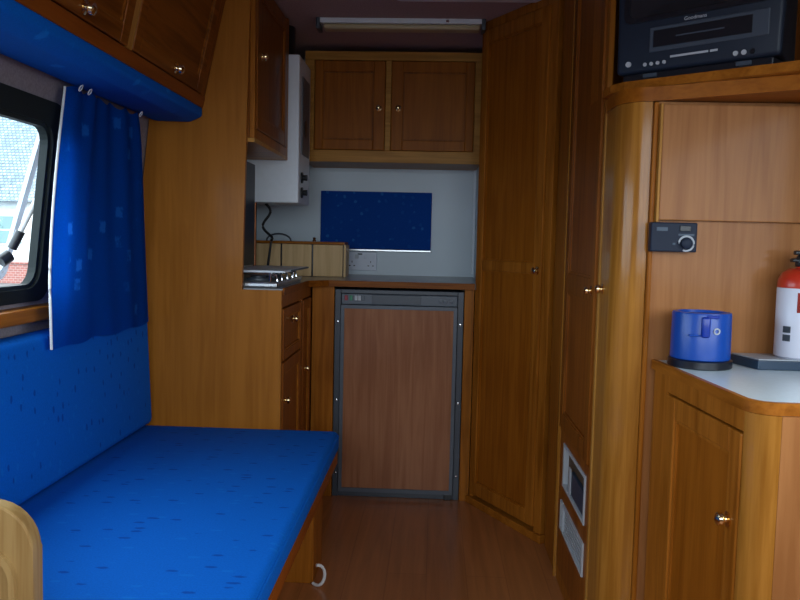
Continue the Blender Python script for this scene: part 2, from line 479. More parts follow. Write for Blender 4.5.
bm = BM()
L_ = .43
pp = rrect(WY0-.01, WY1+.025, 0, L_, .03)
lo = [bm.verts.new(on_pane(p, 0)) for p in pp]; bm.faces.new(lo)
obj('pane', bm, M['pane'], w1, label='clear rain-spotted acrylic pane')
bm = BM()
ring_frame(bm, pp, rrect(WY0+.012, WY1+.002, .022, L_-.022, .025), .002, .012, on_pane)
obj('pane_rim', bm, M['white'], w1, label='white rim of the open pane')
s0 = Vector((wx(1.225)+.010, WY1-.004, 1.228)); s1 = on_pane((1.885, .350), -.02)
bm = BM(); tube(bm, [s0, s0.lerp(s1, .8)], .0065)
obj('stay_rod', bm, M['liner'], w1, True, 'white stay rod')
bm = BM(); tube(bm, [s0.lerp(s1, .76), s0.lerp(s1, .95)], .0115)
tube(bm, [s1+Vector((0, 0, -.005)), s1+Vector((-.012, -.02, -.02))], .016)
obj('stay_clamp', bm, M['black'], w1, True, 'black clamp of the stay')
bm = BM(); tube(bm, [s0+Vector((0, -.003, -.05)), s0+Vector((0, .002, .07))], .004)
obj('stay_bracket', bm, M['alu'], w1, True)

bm = BM(); box(bm, -1.00, -.945, .5, 2.02, .838, .872, .006)
struct('trim_3', bm, M['midy'], 'wooden sill shelf under the side window', 'window sill')

# ------------------------------------------------------------------ outside
bm = BM(); box(bm, -60, 60, -30, 60, -.75, -.62)
struct('ground', bm, M['ground'], 'wet ground outside the van', 'ground')
hs = thing('house', 'white rendered house with a slate roof seen through the window', 'house', (-16, 30, -.62))
bm = BM(); box(bm, -24, -9, 30, 37, -.62, 2.35)
obj('house_wall', bm, M['render'], hs)
bm = BM(); prism(bm, [(29.5, 2.25), (37.5, 2.25), (33.5, 6.6)], -24.5, -8.6, 'x')
obj('roof', bm, M['roof'], hs)
for wx0 in (-21.4, -19.0, -17.15, -15.55, -13.2, -11.2):
    bm = BM(); box(bm, wx0, wx0+1.05, 29.94, 30.02, .55, 1.75, .02)
    f = obj('house_window', bm, M['white'], hs)
    bm = BM(); box(bm, wx0+.07, wx0+.98, 29.90, 29.96, .62, 1.12); box(bm, wx0+.07, wx0+.98, 29.90, 29.96, 1.19, 1.68)
    obj('window_glass', bm, M['houseglass'], f)
bm = BM(); box(bm, -30, -4, 25, 25.3, -.62, .02); box(bm, -30.05, -3.95, 24.96, 25.34, .02, .10, .02)
tag(obj('garden_wall', bm, M['brick'], loc=(-17, 25, -.62)), 'low red brick garden wall in front of the white house', 'garden wall')

# ------------------------------------------------------------------ bench seat and cushions (left)
bn = thing('bench', 'wooden bench base under the blue seat cushion', 'bench', (-.62, 1.85, 0))
bm = BM(); box(bm, -.98, -.316, 1.197, 2.478, .335, .361, .003)
obj('seat_board', bm, M['plyy'], bn)
bm = BM(); box(bm, -.3155, -.298, 1.197, 2.478, .325, .366, .003)
obj('front_rail', bm, M['redy'] if 'redy' in M else M['red'], bn, label='dark brown front rail')
bm = BM(); box(bm, -.97, -.345, 2.30, 2.325, 0, .3345, .002); box(bm, -.365, -.345, 2.325, 2.478, 0, .3345, .002)
obj('support_panel', bm, M['midz'], bn)
bm = BM(); box(bm, -.97, -.95, 1.21, 2.30, 0, .3345)
obj('back_rail', bm, M['plyy'], bn)
# pale end board with a rounded top corner and an inset
ex, ez = -.618, .625
pts = [(-.985, .0), (ex, .0)] + arc(ex-.075, ez-.075, .075, 0, PI/2, 8) + [(-.985, ez)]
bm = BM(); prism(bm, pts, 1.165, 1.195, 'y', .004)
eb = obj('end_board', bm, M['boardwood'], loc=(-.8, 1.18, .02))
tag(eb, 'pale pine end board with rounded corner at the near end of the bench', 'board')
q = .026
pin = [(-.95, .10), (ex-q, .10)] + arc(ex-.06-q, ez-.10-q, .06, 0, PI/2, 8) + [(-.95, ez-.04-q)]
q2 = q+.010
pin2 = [(-.94, .11), (ex-q2, .11)] + arc(ex-.06-q, ez-.10-q, .05, 0, PI/2, 8) + [(-.94, ez-.04-q2)]
bm = BM(); ring_frame(bm, pin, pin2, 1.156, 1.1649, lambda p, a: Vector((p[0], a, p[1])))
obj('bead_moulding', bm, M['boardwood'], eb)

def soft_box(x0, x1, y0, y1, z0, z1, r, crown, nx=18, ny=30, shear=0):
    """cushion: rounded box with a slightly domed top"""
    bm = BM(); v, f = hexa(bm, [Vector(q) for q in ((x0, y0, z0), (x1, y0, z0), (x1, y1, z0), (x0, y1, z0), (x0, y0, z1), (x1, y0, z1), (x1, y1, z1), (x0, y1, z1))])
    bevel(bm, v, r, 5)
    return bm
bm = soft_box(-.965, -.292, 1.198, 2.472, .3665, .436, .020, 0)
sc = obj('seat_cushion', bm, M['seat'], loc=(-.62, 1.84, .3665), smooth=True)
tag(sc, 'long flat blue seat cushion lying on the bench', 'cushion')
bm = BM()
pp = rrect(-.963, -.294, 1.200, 2.470, .022)
tube(bm, [(p[0], p[1], .4215) for p in pp+pp[:1]], .0035, 6)
obj('piping', bm, M['seat'], sc, True)
# backrest
bm = BM()
prism(bm, [(-.985, .4375), (-.905, .4375), (-.922, .812), (-.987, .812)], 1.21, 2.482, 'y', .022, 4)
tag(obj('back_cushion', bm, M['seat'], loc=(-.94, 1.84, .4375), smooth=True), 'blue upright backrest cushion leaning against the side wall', 'cushion')

# ------------------------------------------------------------------ overhead locker above the window
lk = thing('overhead_locker', 'dark stained overhead locker with brass knobs above the side window', 'locker', (-.80, 1.7, 1.46))
bx0, bz0, tx, tz = -.768, 1.462, -.674, 1.898
Y0L, Y1L = .55, 2.498
bm = BM()
prism(bm, [(wx(1.47)+.003, bz0), (bx0, bz0), (tx, tz), (wx(1.898)+.003, tz)], Y0L, Y1L, 'y')
obj('body', bm, M['red'], lk)
T = frame_mat((bx0, 0, bz0), (0, 1, 0), (tx-bx0, 0, tz-bz0))
vh = math.hypot(tx-bx0, tz-bz0)
bm = BM(); box(bm, Y0L, Y1L, 0, .036, .0005, .018, .003, mat=T)
obj('bottom_rail', bm, M['red'], lk, label='reddish brown lower rail')
for y0, y1 in ((.78, 1.325), (1.345, 1.864), (1.898, 2.450)):
    if y1 < 1: pass
    panel_door(lk, T, y0, y1, .039, vh-.03, .042, .018, M['dark'+'y'], M['darky'], ((y0+y1)/2+.02, .062), ks=1.25, edge=M['dark'+'y'], kmat=M['brasspale'])
for ya, yb, m in ((1.864, 1.898, 'palez'), (1.325, 1.345, 'palez'), (2.450, 2.498, 'darkz')):
    bm = BM(); box(bm, ya+.001, yb-.001, .0365, vh, .0005, .016, .002, mat=T)
    obj('stile', bm, M[m], lk)
# padded fabric underside
bm = BM()
prism(bm, [(wx(1.425)+.003, 1.4255), (-.90, 1.416), (-.79, 1.414), (bx0+.017, 1.432), (bx0+.017, 1.4615), (wx(1.46)+.003, 1.4615)], Y0L, 2.496, 'y', .008, 3)
obj('padded_underside', bm, M['pelmet'], lk, True, 'blue fabric padded underside')

# ------------------------------------------------------------------ curtain
cu = thing('curtain', 'gathered blue curtain hanging at the far end of the side window', 'curtain', (-.88, 2.13, .80))
def curtain_bm(off=0., extra=0.):
    bm = BM(); NU, NV = 90, 26
    g = []
    for j in range(NV+1):
        t = j/NV; z = 1.405-t*(1.405-.775)
        ya = 1.888-.100*math.sin(min(1, t*1.25)*PI/2)-extra + .02*max(0, t-.75)*2
        yb = 2.310+.115*t**.6
        row = []
        for i in range(NU+1):
            s = i/NU
            amp = .0045*(1-.3*t)
            x = -.892+amp*math.sin(s*PI*9+.6*math.sin(t*3))+.007*math.sin(s*9+t*2)-.002*t
            x += off - .012*math.exp(-s*25)
            y = ya+(yb-ya)*s
            zz = z + (.006*math.sin(s*PI*11) if j == 0 else 0) + (.004*math.sin(s*20) if j == NV else 0)
            row.append(bm.verts.new((x, y, zz)))
        g.append(row)
    for j in range(NV):
        for i in range(NU): bm.faces.new((g[j][i], g[j][i+1], g[j+1][i+1], g[j+1][i]))
    bmesh.ops.solidify(bm, geom=bm.faces[:], thickness=.0022)
    return bm
obj('drape', curtain_bm(), M['curtain'], cu, True)
bm = BM()
hem = []
for k in range(27):
    t = k/26
    hem.append(Vector((-.892+.0045*(1-.3*t)*math.sin(.6*math.sin(t*3))+.007*math.sin(t*2)-.002*t-.014, 1.888-.100*math.sin(min(1, t*1.25)*PI/2)+.02*max(0, t-.75)*2-.002, 1.405-t*(1.405-.775))))
tube(bm, hem, .0032, 8)
obj('hem', bm, M['liner'], cu, True, 'white lining hem along the edge')
for y in (1.90, 1.95, 2.29):
    bm = BM(); tube(bm, [(-.873+.004*math.cos(a), y+.006*math.sin(a), 1.405+.007*math.cos(a)) for a in [k*PI/5 for k in range(10)]], .0016, 6)
    obj('curtain_hook', bm, M['white'], cu, True)

# ------------------------------------------------------------------ kitchen: partition, units, worktop
bm = BM(); prism(bm, [(-.985, 0), (-.492, 0), (-.492, .882), (-.622, .882), (-.600, ZC-.002), (-.90, ZC-.002), (wx(1.4)+.004, 1.40), (-.985, .87)], 2.50, 2.518, 'y')
tag(obj('partition_panel', bm, M['plyz'], loc=(-.75, 2.50, 0)), 'tall golden plywood end panel standing between the bench and the kitchen', 'panel')['kind'] = 'thing'

gc = thing('kitchen_cabinet', 'kitchen base cabinet with drawer and doors beside the fridge', 'cabinet', (-.72, 2.85, 0))
bm = BM(); box(bm, -.985, -.510, 2.5185, 3.60, .0, .864)
obj('body', bm, M['darkz'], gc)
T = frame_mat((-.510, 0, 0), (0, 1, 0))
bm = BM(); box(bm, 2.5185, 2.535, .0, .864, 0, .016, .001, mat=T); box(bm, 2.893, 2.925, .0, .864, 0, .016, .001, mat=T)
box(bm, 2.535, 2.893, .825, .864, 0, .016, mat=T); box(bm, 2.925, 3.11, .825, .864, 0, .016, mat=T)
obj('face_frame', bm, M['redz'], gc)
panel_door(gc, T, 2.537, 2.891, .645, .818, .03, .020, M['redz'], M['redz'], (2.70, .772), name='drawer', edge=M['midy'])
panel_door(gc, T, 2.537, 2.891, .06, .638, .04, .020, M['redz'], M['redz'], (2.565, .510), edge=M['midy'])
panel_door(gc, T, 2.927, 3.108, .06, .818, .035, .020, M['redz'], M['redz'], (2.955, .555), edge=M['midy'])

wt = thing('kitchen_worktop', 'L-shaped grey kitchen worktop with wood lipping over the fridge', 'worktop', (-.4, 3.3, .8645))
bm = BM(); prism(bm, [(-.985, 2.5185), (-.492, 2.5185), (-.492, 3.01), (-.42, 3.088), (.162, 3.088), (.188, 3.14), (.188, YB-.001), (-.985, YB-.001)], .8645, .886, 'z', .002)
obj('slab', bm, M['worktop'], wt)
bm = BM()
pth = [(-.486, 2.5185), (-.486, 3.005), (-.417, 3.080), (.162, 3.080)]; pin = [(-.492, 2.5185), (-.492, 3.01), (-.42, 3.0875), (.162, 3.0875)]
prism(bm, pth+pin[::-1], .865, .889, 'z')
obj('lipping', bm, M['darkx'], wt, label='dark brown wood edge strip')

# fridge and its stiles
fr = thing('fridge', 'under-worktop fridge with wood-effect door and dark grey surround', 'fridge', (-.135, 3.14, 0))
FX0, FX1, FY = -.397, .122, 3.125
bm = BM(); box(bm, FX0+.01, FX1-.01, FY+.025, YB-.03, 0.02, .85)
obj('body', bm, M['grey'], fr)
bm = BM()
box(bm, FX0, FX0+.024, FY, FY+.024, .0, .852, .002); box(bm, FX1-.024, FX1, FY, FY+.024, .0, .852, .002)
box(bm, FX0+.024, FX1-.024, FY, FY+.024, .836, .852, .002); box(bm, FX0+.024, FX1-.024, FY+.004, FY+.024, .0, .022, .002)
obj('surround', bm, M['grey'], fr, label='dark grey metal surround')
bm = BM(); box(bm, FX0+.026, FX1-.026, FY+.004, FY+.024, .792, .834, .002)
cp = obj('control_strip', bm, M['greylight'], fr)
bm = BM(); box(bm, -.248, -.05, FY+.001, FY+.0039, .795, .832, .001); obj('handle_recess', bm, M['grey'], cp)
for x, m in ((-.352, 'redbtn'), (-.332, 'green'), (-.312, 'label'), (-.298, 'label'), (-.284, 'greylight')):
    bm = BM(); box(bm, x-.006, x+.006, FY-.001, FY+.0039, .808, .828, .001); obj('button', bm, M[m], cp)
for x in (.03, .048, .073):
    bm = BM(); lathe(bm, (x, FY+.004, .812), [(.008, 0), (.0075, .006), (0, .007)], (0, -1, 0), 14); obj('dial', bm, M['greylight'], cp, True)
bm = BM()
ring_frame(bm, [(FX0+.026, .024), (FX1-.026, .024), (FX1-.026, .790), (FX0+.026, .790)], [(FX0+.040, .040), (FX1-.040, .040), (FX1-.040, .776), (FX0+.040, .776)], FY-.012, FY+.024, lambda p, a: Vector((p[0], a, p[1])))
dr = obj('door', bm, M['greylight'], fr, label='grey framed door')
bm = BM(); box(bm, FX0+.039, FX1-.039, FY-.006, FY+.02, .039, .777, .0)
obj('door_panel', bm, M['fridgewood'], dr, label='wood-effect door panel')
for x in (FX0+.012, FX1-.012):
    for z in (.10, .40, .72):
        bm = BM(); lathe(bm, (x, FY, z), [(.0045, 0), (.004, .0025), (0, .0035)], (0, -1, 0), 10); obj('screw', bm, M['chrome'], fr, True)
bm = BM(); box(bm, FX1-.06, FX1-.03, FY-.008, FY+.01, .0, .024, .002); obj('hinge', bm, M['black'], fr)

bm = BM(); box(bm, -.4885, FX0-.002, 3.118, 3.14, 0, .8644, .002)
tag(obj('filler_strip', bm, M['midz'], loc=(-.44, 3.118, 0)), 'narrow golden wood upright left of the fridge', 'wood strip')
bm = BM(); box(bm, FX1+.002, .163, 3.118, 3.14, 0, .8644, .002)
tag(obj('filler_strip', bm, M['midz'], loc=(.16, 3.118, 0)), 'narrow golden wood upright right of the fridge', 'wood strip')

# hob with smoked lid up, tray on it
hb = thing('hob', 'silver gas hob with raised smoked glass lid on the left worktop', 'hob', (-.70, 2.78, .886))
bm = BM(); box(bm, -.90, -.515, 2.54, 3.02, .8865, .906, .006)
obj('hob_top', bm, M['alu'], hb)
for x, y in ((-.80, 2.66), (-.61, 2.68), (-.80, 2.90), (-.61, 2.90)):
    bm = BM(); lathe(bm, (x, y, .906), [(.04, 0), (.04, .006), (.026, .008), (.026, .014), (.012, .016), (0, .016)], seg=24); obj('burner', bm, M['grey'], hb, True)
bm = BM()
for x in (-.86, -.76, -.66, -.545): tube(bm, [(x, 2.57, .9065), (x, 2.575, .931), (x, 2.99, .931), (x, 2.995, .9065)], .004, 8)
for y in (2.60, 2.68, 2.78, 2.88, 2.96): tube(bm, [(-.875, y, .925), (-.86, y, .929), (-.545, y, .929), (-.53, y, .925), (-.527, y, .9065)], .004, 8)
obj('pan_support', bm, M['chrome'], hb, True, 'chrome wire pan support')
bm = BM(); box(bm, -.716, -.708, 2.58, 3.045, .945, 1.335, .003)
bm2 = BM(); box(bm2, -.728, -.710, 2.60, 3.03, .9065, .95, .003); obj('lid_hinge', bm2, M['alu'], hb)
obj('glass_lid', bm, M['smoked'], hb, label='dark smoked glass lid standing up')
bm = BM(); box(bm, -.705, -.505, 2.60, 3.08, .9352, .9415, .001)
tr = obj('tray', bm, M['white'], loc=(-.62, 2.85, .9352))
tag(tr, 'thin white board with a dark blue edge lying across the hob', 'board')
bm = BM(); ring_frame(bm, rrect(-.709, -.500, 2.596, 3.086, .004), rrect(-.7055, -.5045, 2.5995, 3.0805, .004), .9352, .9402, lambda p, a: Vector((p[0], p[1], a)))
obj('rim', bm, M['white'], tr)
bm = BM(); box(bm, -.4998, -.496, 2.70, 3.07, .9352, .9412, .001); obj('edge_strip', bm, M['slate'], tr, label='dark blue edge strip')

# wooden three-section box against the wall
sb = thing('storage_box', 'pale wooden box in three sections against the white wall', 'box', (-.60, 3.5, .8865))
SX0, SX1, SY = -.815, -.400, 3.42
bm = BM(); box(bm, SX0, SX1, SY+.012, SY+.13, .8868, 1.028, .002); obj('body', bm, M['black'], sb)
w3 = (SX1-SX0)/3
for k in range(3):
    bm = BM(); box(bm, SX0+k*w3+.004, SX0+(k+1)*w3-.004, SY, SY+.0115, .8875, 1.027, .002); obj('front_panel', bm, M['boxwood'], sb)
bm = BM(); box(bm, SX0-.004, SX1+.004, SY-.004, SY+.134, 1.0285, 1.040, .002); obj('lid', bm, M['midx'], sb)
bm = BM(); box(bm, SX1+.0005, SX1+.010, SY, SY+.13, .8868, 1.028, .001); obj('side_panel', bm, M['boxwood'], sb)
bm = BM(); lathe(bm, (-.535, SY+.03, 1.0405), [(.008, 0), (.008, .004), (.005, .010), (.008, .016), (0, .019)], seg=14); obj('lid_knob', bm, M['copper'], sb, True)
bm = BM(); tube(bm, [(-.70+.055*math.cos(a), SY+.06, 1.0395+.032*math.sin(a)) for a in [PI-k*PI/10 for k in range(11)]], .004, 8); obj('lid_handle', bm, M['grey'], sb, True)

# socket
sk = thing('double_socket', 'white double plug socket on the white wall under the blue blind', 'socket', (-.35, YB, .90))
kx, kz = -.352, .950
bm = BM(); box(bm, kx-.075, kx+.075, YB-.010, YB-.0005, kz-.045, kz+.045, .004)
obj('faceplate', bm, M['socket'], sk)
for s in (-1, 1):
    bm = BM(); box(bm, kx+s*.022-.009, kx+s*.022+.009, YB-.014, YB-.0101, kz+.012, kz+.032, .002)
    obj('switch', bm, M['label'] if s < 0 else M['socket'], sk)
    bm = BM()
    for dx, dz, w, h in ((0, -.003, .004, .009), (-.011, -.022, .008, .005), (.011, -.022, .008, .005)):
        box(bm, kx+s*.045+dx-w/2, kx+s*.045+dx+w/2, YB-.0106, YB-.0101, kz+dz-h/2, kz+dz+h/2)
    obj('pin_slots', bm, M['tvdark'], sk)
bm = BM(); box(bm, kx-.018, kx+.004, YB-.0107, YB-.0101, kz+.030, kz+.038); obj('marking', bm, M['grey'], sk)

# window blind
bl = thing('window_blind', 'dark blue leaf-patterned blind panel on the white wall', 'blind', (-.29, YB, 1.0))
bm = BM(); box(bm, -.552, -.020, YB-.016, YB-.001, 1.010, 1.283, .003); obj('blind_cloth', bm, M['blind'], bl)
bm = BM(); box(bm, -.555, -.017, YB-.020, YB-.001, .998, 1.0095, .003); obj('bottom_bar', bm, M['alu'], bl, label='silver bottom bar')

# wall cupboard at the back
uc = thing('wall_cupboard', 'two-door wooden wall cupboard above the blue blind', 'cupboard', (-.2, 3.6, 1.38))
UX0, UX1, UZ0, UZ1, UY = -.588, .187, 1.393, 1.872, 3.46
bm = BM(); box(bm, UX0, UX1, UY+.021, YB-.001, UZ0, UZ1); obj('body', bm, M['plyx'], uc)
T = frame_mat((0, UY+.0205, 0), (1, 0, 0))
bm = BM()
box(bm, UX0, UX1, UZ0, UZ0+.052, 0, .020, .002, mat=T); box(bm, UX0, UX1, UZ1-.038, UZ1, 0, .020, .002, mat=T)
box(bm, UX0, UX0+.042, UZ0+.052, UZ1-.038, 0, .0195, .002, mat=T); box(bm, UX1-.030, UX1, UZ0+.052, UZ1-.038, 0, .0195, .002, mat=T)
box(bm, -.232, -.208, UZ0+.052, UZ1-.038, 0, .0195, .002, mat=T)
obj('face_frame', bm, M['palex'], uc, label='pale golden face frame')
for u0, u1, kx_ in ((UX0+.044, -.234, -.262), (-.206, UX1-.032, -.176)):
    panel_door(uc, T, u0, u1, UZ0+.054, UZ1-.040, .050, .018, M['warmz'], M['warmz'], (kx_, 1.630), ks=1.05, edge=M['darkz'], stiles=(.036, .05, .045, .045) if u0 < -.4 else (.05, .036, .045, .045))

# galley locker on the left above the hob
gl = thing('side_locker', 'dark wooden locker above the hob with a brass knob', 'locker', (-.75, 2.8, 1.36))
GX = -.605
bm = BM(); box(bm, -.955, GX-.0005, 2.5185, 3.085, 1.372, ZC-.001); obj('body', bm, M['dark'+'z'], gl)
T = frame_mat((GX, 0, 0), (0, 1, 0))
bm = BM(); box(bm, 2.5185, 3.085, 1.372, 1.402, 0, .016, .002, mat=T); box(bm, 2.5185, 2.55, 1.402, ZC-.001, 0, .016, .002, mat=T); box(bm, 3.06, 3.085, 1.402, ZC-.001, 0, .016, .002, mat=T)
obj('face_frame', bm, M['midz'], gl)
panel_door(gl, T, 2.552, 3.058, 1.404, ZC-.012, .05, .018, M['darkz'], M['darkz'], (2.60, 1.645), ks=1.1)
bm = BM(); box(bm, -.955, GX+.016, 2.5185, 3.085, 1.358, 1.3715); obj('underside', bm, M['palex'], gl)

# water heater
wh = thing('water_heater', 'white wall-hung water heater beside the side locker', 'water heater', (-.70, 3.2, 1.19))
HXR = -.548
bm = BM(); box(bm, -.80, HXR, 3.10, 3.37, 1.192, 1.772, .006); obj('casing', bm, M['white'], wh)
bm = BM(); box(bm, HXR+.0005, HXR+.004, 3.16, 3.33, 1.39, 1.70, .0015); obj('front_grille', bm, M['greylight'], wh)
bm = BM(); lathe(bm, (HXR+.004, 3.235, 1.50), [(.035, 0), (.035, .002), (.030, .003), (0, .003)], (1, 0, 0), 24); obj('sight_window', bm, M['black'], wh, True)
for z in (1.297, 1.237):
    bm = BM(); lathe(bm, (HXR, 3.17, z), [(.022, 0), (.022, .006), (.011, .008), (.012, .024), (.0, .025)], (1, 0, 0), 18); obj('control_knob', bm, M['black'], wh, True, 'black control knob')
bm = BM(); tube(bm, [(-.64, 3.2, 1.772), (-.64, 3.2, ZC-.001)], .055, 20); obj('flue', bm, M['black'], wh, True, 'black flue pipe')
bm = BM(); box(bm, HXR-.01, -.60, 3.375, 3.455, 1.42, 1.74, .002)

# pipework
bm = BM(); tube(bm, [(-.725, 3.12, 1.1915), (-.725, 3.12, .8868)], .007, 12)
tag(obj('copper_pipe', bm, M['copper'], loc=(-.725, 3.12, .8868), smooth=True), 'brown copper pipe running down from the water heater', 'pipe')
bm = BM()
hp = []
for k in range(25):
    t = k/24
    hp.append((-.70+.018*math.sin(t*9)+.01*t, 3.20+.02*t, 1.1915-t*.1515-.10*t*t*(1-t)))
tube(bm, hp[:-1]+[(-.688, 3.26, 1.035), (-.70, 3.27, .96), (-.71, 3.28, .890)], .0055, 8)
tag(obj('hose', bm, M['black'], loc=(-.70, 3.2, .89), smooth=True), 'thin black hose curling down beside the copper pipe', 'hose')

# ceiling strip light
cl = thing('ceiling_light', 'long fluorescent strip light on the ceiling before the wall cupboard', 'ceiling light', (-.15, 3.1, ZC))
bm = BM(); box(bm, -.468, .166, 3.045, 3.115, ZC-.020, ZC-.0005, .003); obj('housing', bm, M['white'], cl)
bm = BM(); box(bm, -.452, .150, 3.050, 3.110, ZC-.040, ZC-.0205, .008, 3); obj('diffuser', bm, M['diffuser'], cl, True, 'yellowed diffuser')
for x in (-.476, .158):
    bm = BM(); box(bm, x-.002, x+.014, 3.042, 3.118, ZC-.042, ZC-.0005, .003); obj('end_cap', bm, M['grey'], cl)
bm = BM(); box(bm, .02, .032, 3.040, 3.0445, ZC-.017, ZC-.008, .001); obj('switch', bm, M['chrome'], cl)

# ------------------------------------------------------------------ angled corner wardrobe
A = Vector((.176, 3.112, 0)); B = Vector((.408, 2.705, 0))
wl = (B-A).length; u = (B-A)/wl
cw = thing('corner_wardrobe', 'tall angled wooden wardrobe with a narrow panelled door by the fridge', 'wardrobe', tuple(A.lerp(B, .5)))
T = frame_mat(A, u)
n = T.to_3x3() @ Vector((0, 0, 1))
bm = BM(); prism(bm, [(A.x+.017, A.y+.006), (B.x+.012, B.y+.012), (XR-.002, B.y+.012), (XR-.002, YB-.002), (.216, YB-.002), (.216, A.y+.03)], .0, ZC-.001, 'z')
obj('body', bm, M['warmz'], cw)
bm = BM()
box(bm, 0, .020, .03, ZC-.001, -.012, .014, .002, mat=T); box(bm, wl-.040, wl, .03, ZC-.001, -.012, .014, .002, mat=T)
box(bm, .020, wl-.040, ZC-.035, ZC-.001, -.012, .0135, .002, mat=T)
obj('door_frame', bm, M['midz'], cw)
panel_door(cw, T, .022, wl-.042, .045, ZC-.037, .06, .020, M['midz'], M['warmz'], (wl-.062, .958), splits=((.945, .985),), ks=1.1, edge=M['warmz'], stiles=(.028, .045, .05, .05))
bm = BM(); box(bm, -.012, wl+.01, 0, .0295, -.012, .024, .003, mat=T); obj('plinth', bm, M['midx'], cw)

# ------------------------------------------------------------------ tall cupboard with vents and curved front corner
tc_ = thing('tall_cupboard', 'tall wooden cupboard with vents low down and a curved corner post', 'cupboard', (.6, 2.3, 0))
X0, YA, YBk = .412, 2.68, 1.955
bm = BM(); box(bm, X0+.012, XR-.002, 2.20, 2.665, 0, ZC-.001); box(bm, X0+.012, XR-.002, YBk+.01, 2.1995, 0, 1.372)
obj('body', bm, M['darkz'], tc_)
T = frame_mat((X0+.0115, YA, 0), (0, -1, 0))       # u runs toward the camera
LW = YA-YBk
bm = BM(); box(bm, 0, .245, 0, ZC-.001, 0, .014, .002, mat=T); box(bm, LW-.030, LW, 0, ZC-.001, 0, .014, .002, mat=T)
box(bm, .245, LW-.03, .0, .045, 0, .0135, mat=T)
obj('face_frame', bm, M['midz'], tc_)
panel_door(tc_, T, 0.248, LW-.033, .485, ZC-.004, .05, .020, M['darkz'], M['redz'], (LW-.058, .935), splits=((.905, .965),), ks=1.0, edge=M['redz'])
bm = BM()
def vent_wall(bm, a, b, c, d): box(bm, a, b, c, d, 0, .0135, mat=T)
obj_low = None
v0 = (.325, .665, .318, .450)      # open cubby: u0,u1,z0,z1
v1 = (.310, .670, .180, .270)      # louvre area
vent_wall(bm, .245, LW-.03, .045, v1[2]); vent_wall(bm, .245, LW-.03, v1[3], v0[2]); vent_wall(bm, .245, LW-.03, v0[3], .483)
vent_wall(bm, .245, v1[0], v1[2], v1[3]); vent_wall(bm, v1[1], LW-.03, v1[2], v1[3]); vent_wall(bm, .245, v0[0], v0[2], v0[3]); vent_wall(bm, v0[1], LW-.03, v0[2], v0[3])
obj('lower_panel', bm, M['redz'], tc_)
bm = BM(); tube(bm, [T @ Vector((.2465, .0, .014)), T @ Vector((.2465, ZC-.002, .014))], .0085, 14); obj('corner_bead', bm, M['post'], tc_, True, 'glossy rounded wooden bead')
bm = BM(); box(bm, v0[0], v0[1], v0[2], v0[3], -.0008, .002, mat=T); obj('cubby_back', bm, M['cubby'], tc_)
bm = BM(); ring_frame(bm, [(v0[0], v0[2]), (v0[1], v0[2]), (v0[1], v0[3]), (v0[0], v0[3])], [(v0[0]+.018, v0[2]+.010), (v0[1]-.012, v0[2]+.010), (v0[1]-.012, v0[3]-.010), (v0[0]+.018, v0[3]-.010)], .002, .017, lambda p, a: T @ Vector((p[0], p[1], a)))
obj('cubby_frame', bm, M['vent'], tc_, label='pale grey frame')
bm = BM(); box(bm, .44, v0[1]-.014, v0[2]+.012, .395, .002, .013, .002, mat=T); cb = obj('heater_box', bm, M['slate'], tc_, label='dark blue-grey box inside the opening')
bm = BM(); box(bm, .425, .455, v0[2]+.012, .405, .013, .016, .001, mat=T); obj('box_edge', bm, M['vent'], cb)
for g0, g1 in ((.310, .345), (.355, .670)):
    bm = BM(); ring_frame(bm, [(g0, v1[2]), (g1, v1[2]), (g1, v1[3]), (g0, v1[3])], [(g0+.010, v1[2]+.008), (g1-.010, v1[2]+.008), (g1-.010, v1[3]-.008), (g0+.010, v1[3]-.008)], 0, .018, lambda p, a: T @ Vector((p[0], p[1], a)))
    gv = obj('vent_grille', bm, M['vent'], tc_, label='pale grey louvred vent')
    bm = BM()
    box(bm, g0+.009, g1-.009, v1[2]+.007, v1[3]-.007, .0003, .002, mat=T)
    bk = obj('vent_back', bm, M['grey'], gv)
    bm = BM()
    nb = 6
    for k in range(nb):
        zz = v1[2]+.012+(v1[3]-v1[2]-.024)*k/(nb-1)
        box(bm, g0+.009, g1-.009, zz-.0032, zz+.0032, .0025, .013, mat=T)
    obj('louvres', bm, M['vent'], gv)
# stile, curved post with its own knob, end strip
CC = (.478, 1.866)
RX, RY = .066, .076
def ell(d, a0, a1, n): return [(CC[0]+(RX-d)*math.cos(a0+(a1-a0)*k/n), CC[1]+(RY-d)*math.sin(a0+(a1-a0)*k/n)) for k in range(n+1)]
pts = [(CC[0]-RX, 1.953)] + ell(0, PI, 1.5*PI, 20) + ell(.018, 1.5*PI, PI, 20) + [(CC[0]-RX+.018, 1.953)]
bm = BM(); prism(bm, pts, 0, 1.373, 'z'); obj('curved_door', bm, M['post'], tc_, True, 'pale varnished curved corner door')
Tk = frame_mat((CC[0]-RX, 1.918, 0), (0, -1, 0))
obj('knob', knob_bm(Tk, 0, .945, 0, s=1.0), M['brass'], tc_, True, 'small round brass knob')
bm = BM(); box(bm, .479, .489, 1.779, 1.800, .0, 1.371, .003); obj('end_strip', bm, M['midz'], tc_)
bm = BM(); box(bm, X0-.003, X0+.011, 1.9545, 1.968, 0, 1.3725, .001); obj('edge_strip', bm, M['palez'], tc_)
bm = BM(); box(bm, X0, XR-.002, 2.172, 2.1985, 1.428, ZC-.001)
obj('alcove_back', bm, M['darkz'], tc_)
bm = BM(); box(bm, X0, X0+.008, YBk+.002, 2.171, 1.428, ZC-.001); obj('alcove_side', bm, M['midz'], tc_)

